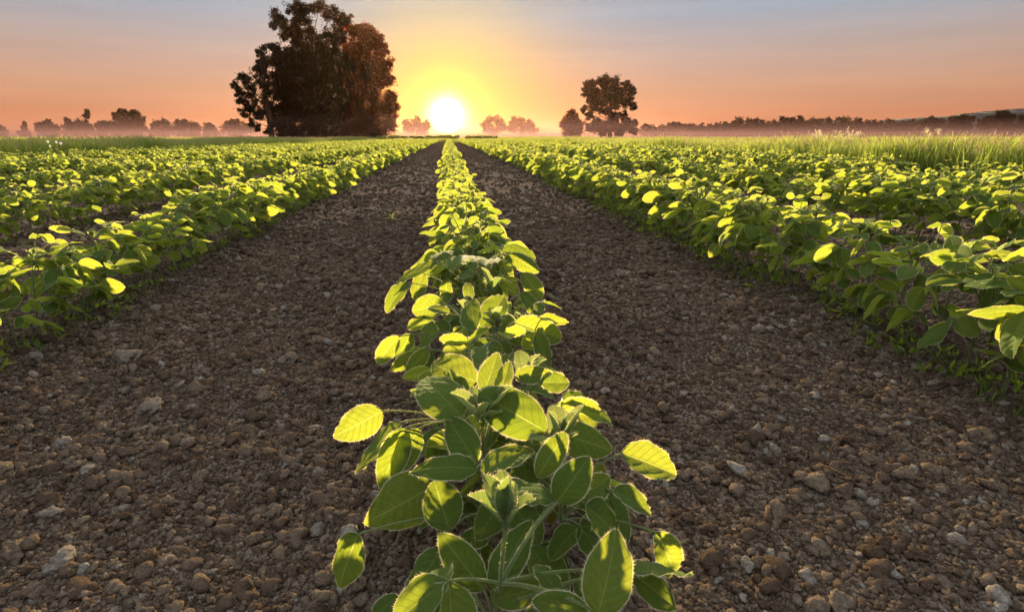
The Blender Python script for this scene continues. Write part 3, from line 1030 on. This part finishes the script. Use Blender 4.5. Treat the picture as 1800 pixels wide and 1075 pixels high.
# ------------------------------------------------------------------ small weeds along the row bases
def build_weeds():
    r = np.random.default_rng(77)
    kinds = []
    for k in range(5):
        m = MB()
        for q in range(6 + k):
            a = r.uniform(0, 6.28); e = R(r.uniform(10, 75)); L = r.uniform(0.02, 0.05)
            d = np.array((math.cos(a) * math.cos(e), math.sin(a) * math.cos(e), math.sin(e)))
            b = np.array((r.normal(0, 0.006), r.normal(0, 0.006), 0.0))
            add_leaf(m, b, frame(d, np.array((0, 0, 1.0)) if e < 1.1 else np.array((1.0, 0, 0.2)), r.normal(0, 0.3)), L, L * (0.13 if k < 4 else 0.4), r, (5, 3), 0, None, False, 0, 0)
        kinds.append(m.mesh('weed', [M_WEED, M_WEED]))
    P = []
    for x0, n, x1 in ((ROW_R[0], 1300, 0.18), (ROW_L[0], 420, 0.14), (ROW_C, 90, 0.10), (ROW_R[1], 400, 0.2), (ROW_L[1], 300, 0.2)):
        y = r.uniform(0.4, 9, n)
        P.append(np.stack([x0 + np.clip(r.normal(0, 1, n), -1.7, 1.7) * x1 * 0.36, y], -1))
    P = np.concatenate(P)
    n = len(P)
    scatter('weeds', kinds, np.column_stack([P, ground_h(P[:, 0], P[:, 1])]), np.stack([np.zeros(n), np.zeros(n), r.uniform(0, 6.28, n)], -1),
            np.repeat(r.uniform(0.5, 1.15, n)[:, None], 3, 1), r.integers(0, 5, n))
    # the lone seedling in the left furrow
    p = at_h(690, 388, 0.0)
    root = empty('seedling', (p[0], p[1], float(ground_h(p[0], p[1]))))
    s, f = MB(), MB()
    s.tube(bez(np.zeros(3), np.array((0.003, 0, 0.03)), np.array((0.0, 0, 0.055)), 6), np.linspace(0.002, 0.0012, 6), 6)
    for q in range(6):
        a = q * 2.4; e = R(15 + 8 * q)
        d = np.array((math.cos(a) * math.cos(e), math.sin(a) * math.cos(e), math.sin(e)))
        add_leaf(f, np.array((0, 0, 0.02 + 0.006 * q)), frame(d, np.array((0, 0, 1.0))), 0.045, 0.016, r, (7, 5), 0, None, False, 0, 0)
    obj('stem', s.mesh('stem', [M_WEED]), root)
    obj('foliage', f.mesh('foliage', [M_WEED, M_WEED]), root)
    tag(root, 'lone small seedling growing in bare soil left of the centre row', 'seedling')


build_weeds()

# ------------------------------------------------------------------ tall grass, seed heads, daisies
def grass_tuft(seed, n, h, spread, lean, headed=0.07):
    r = np.random.default_rng(seed)
    m = MB()
    for q in range(n):
        a = r.uniform(0, 6.28); b = np.array((r.normal(0, spread), r.normal(0, spread), -0.02))
        H = h * r.uniform(0.68, 1.02); ln = H * r.uniform(0.1, lean)
        d = np.array((math.cos(a), math.sin(a), 0))
        pts = bez(b, b + np.array((0, 0, H * 0.7)) + d * ln * 0.2, b + d * ln + np.array((0, 0, H)), 5)
        side = np.array((-d[1], d[0], 0))
        w = np.array((0.8, 1.0, 0.85, 0.55, 0.08)) * r.uniform(0.0016, 0.0036)
        V = np.concatenate([pts - side * w[:, None], pts + side * w[:, None]])
        k = np.arange(4)
        m.add(V, np.stack([k, k + 1, k + 6, k + 5], -1), None, None, r.random(), 0)
        if r.random() < headed:
            t = pts[-1]
            m.tube(np.array([t - (pts[-1] - pts[-2]) * 0.6, t, t + (pts[-1] - pts[-2]) * 0.3]), [0.002, 0.006, 0.001], 4, r.random(), 1)
    return m.mesh('tuft', [M_GRASS, M_PLUME])


def build_grass():
    r = np.random.default_rng(99)
    kinds = [grass_tuft(700 + k, 64, 0.62, 0.10, 0.4) for k in range(6)]
    def strip(name, gen, n, s0, s1):
        P = gen(n)
        n = len(P)
        z = ground_h(P[:, 0], P[:, 1])
        sc = r.uniform(s0, s1, n) * (1 + 0.18 * vnoise(P[:, 0] * 0.5, P[:, 1] * 0.5, 61))
        S = np.stack([sc * 1.2, sc * 1.2, sc], -1)
        scatter(name, kinds, np.column_stack([P, z]), np.stack([r.normal(0, 0.08, n), r.normal(0, 0.08, n), r.uniform(0, 6.28, n)], -1), S, r.integers(0, 6, n))
    strip('tall_grass', lambda n: np.concatenate([
        np.stack([6.75 + np.abs(r.normal(0, 1.3, n)), 3 + 76 * r.random(n) ** 1.5], -1),
        np.stack([-9.4 - np.abs(r.normal(0, 1.5, n)), 6 + 74 * r.random(n) ** 1.5], -1)]), 6400, 0.84, 1.06)
    strip('meadow_grass', lambda n: np.concatenate([
        np.stack([r.uniform(8, 60, n), r.uniform(6, 110, n)], -1),
        np.stack([r.uniform(-75, -11, n), r.uniform(12, 110, n)], -1),
        np.stack([r.uniform(-22, 30, n // 2), FIELD_END + 1.5 + np.abs(r.normal(0, 8, n // 2))], -1)]), 6000, 0.5, 0.82)
    strip('far_grass', lambda n: np.stack([r.uniform(-220, 260, n), r.uniform(105, 260, n)], -1), 5000, 0.8, 1.5)
    # feathery seed heads standing above the grass on the right
    for k, (px, py, D, lab) in enumerate([(1440, 238, 10, "feathery pale seed head grass, leftmost of the clumps above the right meadow"),
                                          (1480, 232, 10.5, "tallest feathery pale seed head clump above the right meadow"),
                                          (1497, 238, 9.6, "short feathery seed head clump right of the tallest one"),
                                          (1628, 234, 8.2, "slanting feathery seed head clump near the right edge")]):
        p = at_y(px, py, D)
        root = empty('seed_head_grass', (p[0], p[1], 0.0))
        s, h = MB(), MB()
        for q in range(7):
            a = r.uniform(0, 6.28)
            H = (p[2]) * r.uniform(0.85, 1.12)
            end = np.array((math.cos(a) * 0.12 + (0.15 if 'slant' in lab else 0), math.sin(a) * 0.12, H))
            pts = bez(np.array((math.cos(a) * 0.03, math.sin(a) * 0.03, -0.02)), np.array((0, 0, H * 0.6)), end, 6)
            s.tube(pts, np.linspace(0.004, 0.002, 6), 5)
            for z in range(26):
                f = r.uniform(0.7, 1.0)
                c = pts[-1] * f + pts[-3] * (1 - f)
                d = np.array((r.normal(0, 1), r.normal(0, 1), r.uniform(0.2, 1.5)))
                d /= np.linalg.norm(d)
                add_leaf(h, c, frame(d, np.array((0.3, 0.1, 1.0))), r.uniform(0.03, 0.075), 0.008, r, (4, 3), 0, None, False, 0, 0)
        obj('stalks', s.mesh('stalks', [M_GRASS]), root)
        obj('seed_heads', h.mesh('seed_heads', [M_PLUME, M_PLUME]), root)
        tag(root, lab, 'grass clump', 'seed head clumps on the right')
    for k, (px, py, lab) in enumerate([(84, 249, "white flower in the left grass strip, leftmost of its patch"), (99, 250, "pair of white flower heads at the right of the left grass patch"),
                                       (88, 257, "low white flower in the left grass, below the others")]):
        p = at_y(px, py, 11.2)
        root = empty('wildflower', (p[0], p[1], 0.0))
        s, h = MB(), MB()
        for q in range(2 if 'pair' in lab else 1):
            o = np.array((0.07 * q, 0, p[2] - 0.02 * q))
            s.tube(bez(np.zeros(3), np.array((0.02, 0, o[2] / 2)), o, 6), np.full(6, 0.003), 5)
            for z in range(12):
                a = z * 0.5236
                d = np.array((math.cos(a), -0.3, math.sin(a)))
                add_leaf(h, o, frame(d, np.array((0, -1.0, 0.3))), 0.024, 0.012, r, (5, 3), 0, None, False, 0, 0)
        obj('stem', s.mesh('stem', [M_GRASS]), root)
        obj('petals', h.mesh('petals', [M_PETAL, M_PETAL]), root)
        tag(root, lab, 'flower', 'white flowers in the left grass')


build_grass()

# ------------------------------------------------------------------ trees
def leaf_cloud(mb, centres, radii, n_each, size, r, squash=0.85):
    """many small leaf-sized faces gathered in clumps"""
    C = []
    for c, rad, n in zip(centres, radii, n_each):
        C.append(c + r.normal(size=(n, 3)) * rad * 0.62 * np.array((1, 1, squash)))
    C = np.concatenate(C)
    n = len(C)
    u = r.normal(size=(n, 3)); u /= np.linalg.norm(u, axis=1)[:, None]
    v = np.cross(u, r.normal(size=(n, 3))); v /= np.linalg.norm(v, axis=1)[:, None]
    s = size * r.uniform(0.6, 1.3, n)[:, None]
    V = np.stack([C - u * s, C - v * s * 0.45 - u * s * 0.1, C + u * s, C + v * s * 0.45 + u * s * 0.15], 1).reshape(-1, 3)
    k = len(mb.V)
    mb.add(V, np.arange(len(V)).reshape(-1, 4), None, None, 0.5, 0)
    mb.TO[-1] = np.repeat(r.random(n), 4)


def tree(name, label, D, base_px, lobes, dens, leaf, trunk_r, group=None, mat_=None, seed=1, cat='tree', depth=1.0, open_=1.0, trunk=True):
    """lobes: (px, py, radius px) clumps of the crown seen in the photograph, set at their distance D with real depth"""
    r = np.random.default_rng(seed)
    p0 = at_y(base_px, 240, D); p0[2] = float(ground_h(p0[0], p0[1]))
    sc = D * 1.0 / 1000.0 * (cp + 0.3 * sp_) * 1.0
    sc = np.linalg.norm(at_y(base_px + 10, 230, D) - at_y(base_px, 230, D)) / 10
    width = max(l[0] for l in lobes) - min(l[0] for l in lobes) + 10
    cen = []
    for (px, py, pr) in lobes:
        y = D + r.uniform(-0.5, 0.5) * width * sc * depth * 0.7
        c = at_y(px, py, y)
        cen.append((c, pr * sc * y / D))
    m, c_mb, li = MB(), MB(), MB()
    root = empty(name, tuple(p0))
    top = max(c[0][2] for c in cen)
    tb = np.array((0, 0, -0.3))
    k = np.array([c[0] for c in cen]).mean(0) - p0
    fork = np.array((k[0] * 0.3, k[1] * 0.3, min(top * 0.35, 0.5 * k[2] + 0.5)))
    crest = np.array((k[0] * 0.8, k[1] * 0.6, top * 0.85))
    tr = np.concatenate([bez(tb, fork * np.array((0.3, 0.3, 0.6)), fork, 6), bez(fork, (fork + crest) / 2, crest, 7)[1:]])
    m.tube(tr, np.concatenate([np.linspace(trunk_r * 1.25, trunk_r * 0.75, 6), np.linspace(trunk_r * 0.7, trunk_r * 0.12, 7)[1:]]), 9)
    cc, rr, nn = [], [], []
    for c, rad in cen:
        q = c - p0
        i = int(np.argmin(np.linalg.norm(tr[2:] - q * np.array((0.3, 0.3, 0.62)), axis=1))) + 2
        st = tr[i]
        mid = (st + q) / 2 + np.array((0, 0, 0.12 * np.linalg.norm(q - st))) + r.normal(0, 0.05, 3) * np.linalg.norm(q - st)
        br = bez(st, mid, q, 7)
        li.tube(br, np.linspace(trunk_r * 0.22, trunk_r * 0.05, 7), 5)
        nsub = max(4, int(13 * dens))
        for s in range(nsub):
            d = r.normal(size=3); d /= np.linalg.norm(d)
            sc_ = q + d * rad * r.uniform(0.3, 1.1)
            li.tube(bez(q, (q + sc_) / 2 + r.normal(0, 0.08, 3) * rad, sc_, 4), np.linspace(trunk_r * 0.05, trunk_r * 0.015, 4), 4)
            cc.append(sc_); rr.append(rad * r.uniform(0.22, 0.5) * open_); nn.append(int(r.uniform(0.6, 1.3) * 80 * dens * min(2.5, (rad / (leaf * 7)) ** 1.6)) + 6)
    leaf_cloud(c_mb, cc, rr, nn, leaf, r)
    tk = obj('trunk', m.mesh('trunk', [M_BARK]), root)
    obj('limbs', li.mesh('limbs', [M_BARK]), tk)
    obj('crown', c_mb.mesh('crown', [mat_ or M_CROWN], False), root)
    tag(root, label, cat, group)
    return root


def build_trees():
    D = 100.0
    tall = [(540, 14, 15), (517, 22, 15), (492, 34, 14), (481, 44, 8), (531, 33, 14), (562, 17, 13), (584, 25, 14), (606, 33, 12), (595, 50, 14), (611, 46, 8),
            (517, 47, 14), (506, 59, 12), (525, 64, 14), (545, 58, 10), (581, 67, 14), (556, 75, 13), (601, 70, 14), (567, 92, 16), (540, 84, 15), (520, 78, 13)]
    r = np.random.default_rng(3)
    for y in range(102, 240, 17):
        for x in range(498, 628, 20):
            tall.append((x + r.uniform(-6, 6), y + r.uniform(-5, 5), 17))
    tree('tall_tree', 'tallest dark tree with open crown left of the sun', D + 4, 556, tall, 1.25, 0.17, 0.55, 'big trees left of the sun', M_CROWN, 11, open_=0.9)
    dense = [(628, 56, 14), (648, 58, 14), (660, 72, 14), (640, 84, 18), (670, 92, 13), (620, 84, 15), (655, 108, 20), (680, 116, 12), (634, 116, 20), (640, 140, 20), (672, 142, 18),
             (686, 140, 9), (655, 168, 20), (686, 174, 12), (694, 188, 9), (636, 176, 20), (672, 192, 18), (690, 206, 9), (640, 206, 18), (660, 218, 18), (684, 222, 11), (620, 228, 13), (645, 232, 13),
             (668, 234, 13), (622, 150, 18), (618, 195, 18)]
    tree('dense_tree', 'dense rounded tree glowing red on the side toward the sun', D + 1, 655, dense, 1.7, 0.2, 0.45, 'big trees left of the sun', M_CROWN2, 12)
    left = [(475, 81, 12), (461, 92, 11), (459, 109, 12), (492, 90, 12), (481, 106, 14), (503, 99, 12), (453, 123, 12), (428, 137, 11), (417, 151, 9), (442, 145, 13), (422, 165, 11),
            (442, 167, 13), (428, 179, 11), (447, 187, 12), (464, 140, 16), (472, 162, 16), (433, 195, 11), (456, 204, 12), (470, 193, 14), (442, 215, 9), (453, 226, 8), (472, 230, 9),
            (470, 179, 14), (492, 126, 18), (495, 156, 18), (498, 195, 18), (496, 223, 15), (482, 145, 14), (484, 210, 13)]
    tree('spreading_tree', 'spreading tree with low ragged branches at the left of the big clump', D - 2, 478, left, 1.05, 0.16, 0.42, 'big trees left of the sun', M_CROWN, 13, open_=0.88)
    right = [(1037, 150, 10), (1060, 147, 11), (1082, 147, 11), (1102, 153, 9), (1032, 161, 8), (1046, 161, 12), (1068, 161, 12), (1090, 164, 12), (1110, 160, 7), (1040, 175, 11), (1060, 178, 12),
             (1082, 178, 12), (1101, 178, 10), (1112, 188, 7), (1027, 192, 6), (1046, 189, 10), (1037, 204, 7), (1065, 195, 9), (1079, 206, 9), (1093, 203, 8), (1051, 218, 11), (1079, 220, 12),
             (1101, 217, 9), (1115, 215, 7), (1040, 226, 10), (1092, 229, 12), (1064, 229, 12), (1112, 229, 8)]
    tree('flat_topped_tree', 'lone flat topped tree right of the sun with gaps in its crown', 150, 1072, right, 1.6, 0.22, 0.55, None, M_CROWN, 14, open_=0.85)
    tree('small_tree', 'small rounded tree close to the left of the lone flat topped tree', 152, 1005, [(1005, 201, 7), (998, 209, 8), (1011, 210, 9), (993, 220, 9), (1005, 222, 11), (1017, 222, 9), (1000, 231, 10), (1014, 232, 9)],
         1.6, 0.36, 0.28, None, M_CROWN2, 15)
    G1 = 'misty trees left of the big trees'
    B = 400.0
    for k, (lab, nm, base, lobes) in enumerate([
        ('narrow pointed conifer at the far left in the mist', 'conifer_tree', 43, [(43, 233, 6), (43, 226, 4.5), (43, 220, 3), (43, 216, 1.8), (38, 236, 5), (48, 236, 5)]),
        ('rounded misty tree just right of the narrow conifer', 'misty_tree', 82, [(70, 223, 7), (84, 219, 9), (96, 226, 7), (75, 232, 9), (92, 233, 9)]),
        ('misty tree with two bare upright tops left of the dark domed tree', 'misty_tree', 138, [(118, 212, 4), (124, 218, 6), (120, 227, 9), (138, 217, 7), (152, 205, 5), (154, 197, 4), (150, 220, 9), (135, 230, 10), (155, 231, 9)]),
        ('small bushy tree between the two top tree and the dark domed tree', 'misty_tree', 180, [(172, 221, 6), (181, 217, 5), (190, 225, 8), (178, 232, 9)]),
        ('dark domed tree, largest of the misty trees on the left', 'domed_tree', 222, [(205, 204, 8), (219, 199, 9), (235, 201, 8), (245, 211, 9), (215, 212, 11), (198, 222, 10), (232, 220, 13), (250, 226, 9), (212, 230, 11), (238, 233, 10)]),
        ('pale misty tree right of the dark domed tree', 'misty_tree', 286, [(275, 222, 8), (288, 218, 8), (270, 231, 9), (297, 229, 9), (284, 232, 9)]),
        ('wide pale misty tree with a lumpy top', 'misty_tree', 330, [(315, 218, 8), (330, 219, 8), (344, 224, 8), (320, 230, 11), (340, 232, 9)]),
        ('narrow pale misty tree standing alone', 'misty_tree', 370, [(365, 223, 7), (373, 225, 7), (363, 233, 8), (377, 234, 6)]),
        ('broad misty tree just left of the spreading tree', 'misty_tree', 418, [(405, 218, 8), (417, 221, 9), (430, 226, 9), (402, 230, 11), (424, 233, 10), (445, 230, 8)]),
        ('misty tree cut by the left picture edge', 'misty_tree', -4, [(-6, 224, 7), (2, 228, 6), (-8, 232, 9), (6, 234, 7)])]):
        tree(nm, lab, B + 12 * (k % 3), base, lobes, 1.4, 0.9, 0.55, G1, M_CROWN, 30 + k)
    G2 = 'hazy trees close to the sun'
    for k, (lab, base, lobes) in enumerate([
        ('hazy golden tree between the dense tree and the sun', 733, [(714, 216, 7), (733, 213, 8), (750, 219, 7), (720, 227, 9), (742, 228, 9)]),
        ('hazy orange tree next to the sun on its right', 868, [(860, 212, 7), (872, 210, 6), (855, 222, 9), (880, 220, 9), (868, 229, 10)]),
        ('wider hazy orange tree, second to the right of the sun', 918, [(904, 213, 7), (916, 216, 8), (930, 219, 8), (900, 225, 9), (936, 228, 8), (918, 229, 9)])]):
        tree('hazy_tree', lab, 650 + 25 * k, base, lobes, 1.6, 1.3, 0.8, G2, M_CROWN2, 50 + k)
    G3 = 'treeline on the right'
    tops = [(1150, 222), (1178, 217), (1206, 218), (1236, 220), (1262, 218), (1286, 214), (1312, 210), (1336, 213), (1362, 214), (1390, 207), (1416, 212), (1442, 210), (1470, 209),
            (1496, 211), (1522, 213), (1548, 215), (1574, 213), (1602, 212)]
    words = ['low', 'humped', 'lumpy', 'low rounded', 'small', 'rounded', 'tall', 'broad', 'bushy', 'darkest domed', 'round topped', 'flat topped', 'wide', 'dense', 'small dense', 'sloping', 'dark separate', 'spreading dark']
    nth = ['first', 'second', 'third', 'fourth', 'fifth', 'sixth', 'seventh', 'eighth', 'ninth', 'tenth', 'eleventh', 'twelfth', 'thirteenth', 'fourteenth', 'fifteenth', 'sixteenth', 'seventeenth', 'eighteenth']
    for k, (x, y) in enumerate(tops):
        r = np.random.default_rng(900 + k)
        h = 238 - y
        lobes = [(x + r.uniform(-5, 5), y + 5, 6), (x - 13, y + 7 + r.uniform(-2, 3), 7), (x + 13, y + 7 + r.uniform(-2, 3), 7), (x - 18, y + h * 0.65, 8), (x + 18, y + h * 0.65, 8), (x, y + h * 0.55, 9), (x + 4, y + h * 0.85, 9), (x - 6, y + h * 0.85, 9)]
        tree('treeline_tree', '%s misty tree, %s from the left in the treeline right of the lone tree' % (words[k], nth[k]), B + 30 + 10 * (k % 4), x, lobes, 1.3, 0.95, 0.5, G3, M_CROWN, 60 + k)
    G4 = 'dark trees at the far right'
    for k, (lab, base, lobes) in enumerate([
        ('dark low domed bush tree in front of the hills', 1640, [(1628, 216, 7), (1642, 213, 7), (1652, 218, 7), (1622, 226, 8), (1640, 225, 11), (1656, 227, 7)]),
        ('dark tree with a flat crown between the domed bush and the tall right tree', 1690, [(1675, 213, 7), (1690, 210, 8), (1704, 210, 7), (1680, 221, 8), (1698, 221, 8), (1690, 228, 9)]),
        ('pointed dark tree just left of the tall right tree', 1736, [(1726, 215, 6), (1737, 210, 6), (1744, 217, 6), (1734, 223, 8)]),
        ('tall dark tree near the right picture edge', 1766, [(1757, 204, 7), (1766, 202, 7), (1776, 206, 6), (1758, 214, 7), (1772, 216, 8), (1764, 224, 9), (1780, 226, 7)]),
        ('dark tree cut by the right picture edge', 1800, [(1797, 211, 7), (1806, 214, 7), (1800, 222, 9)])]):
        tree('dark_tree', lab, B - 60, base, lobes, 1.5, 0.8, 0.5, G4, M_CROWN, 85 + k)
    # hedge bushes at the end of the field
    rb = np.random.default_rng(8)
    for k, (lab, base, wd) in enumerate([
        ('small dark bush at the far end of the centre row', 796, 9),
        ('low green bush left of the end of the centre row', 752, 30),
        ('low bush in front of the dense tree', 688, 26),
        ('low green bush right of the end of the centre row', 846, 26)]):
        lobes = [(base + wd * f, 241.5 + rb.uniform(-1.6, 1.2), rb.uniform(1.6, 2.8)) for f in np.linspace(-1, 1, 5 if wd < 10 else 14)]
        tree('bush', lab, 84, base, lobes, 2.0, 0.12, 0.06, 'bushes at the end of the field', M_GRASS, 95 + k, 'bush')


build_trees()

# ------------------------------------------------------------------ haze and ground mist
def box(name, x0, x1, y0, y1, z0, z1, density, color, aniso):
    V = np.array([(x, y, z) for z in (z0, z1) for y in (y0, y1) for x in (x0, x1)], float)
    Q = np.array([(0, 2, 3, 1), (4, 5, 7, 6), (0, 1, 5, 4), (2, 6, 7, 3), (0, 4, 6, 2), (1, 3, 7, 5)])
    m, t = mat(name)
    v = t.n('ShaderNodeVolumePrincipled', None, Color=color, Density=density, Anisotropy=aniso)
    out = t.n('ShaderNodeOutputMaterial')
    t.t.links.new(v.outputs[0], out.inputs['Volume'])
    o = obj(name, mesh(name, V, [Q], [m], smooth=False))
    tag(o, kind='stuff')


box('haze', -2600, 2600, -20, 2600, -1.5, 42, 0.000026, (0.92, 0.52, 0.36), 0.78)
box('ground_mist', -700, 700, 68, 760, -1.0, 3.2, 0.0033, (0.13, 0.078, 0.086), 0.45)
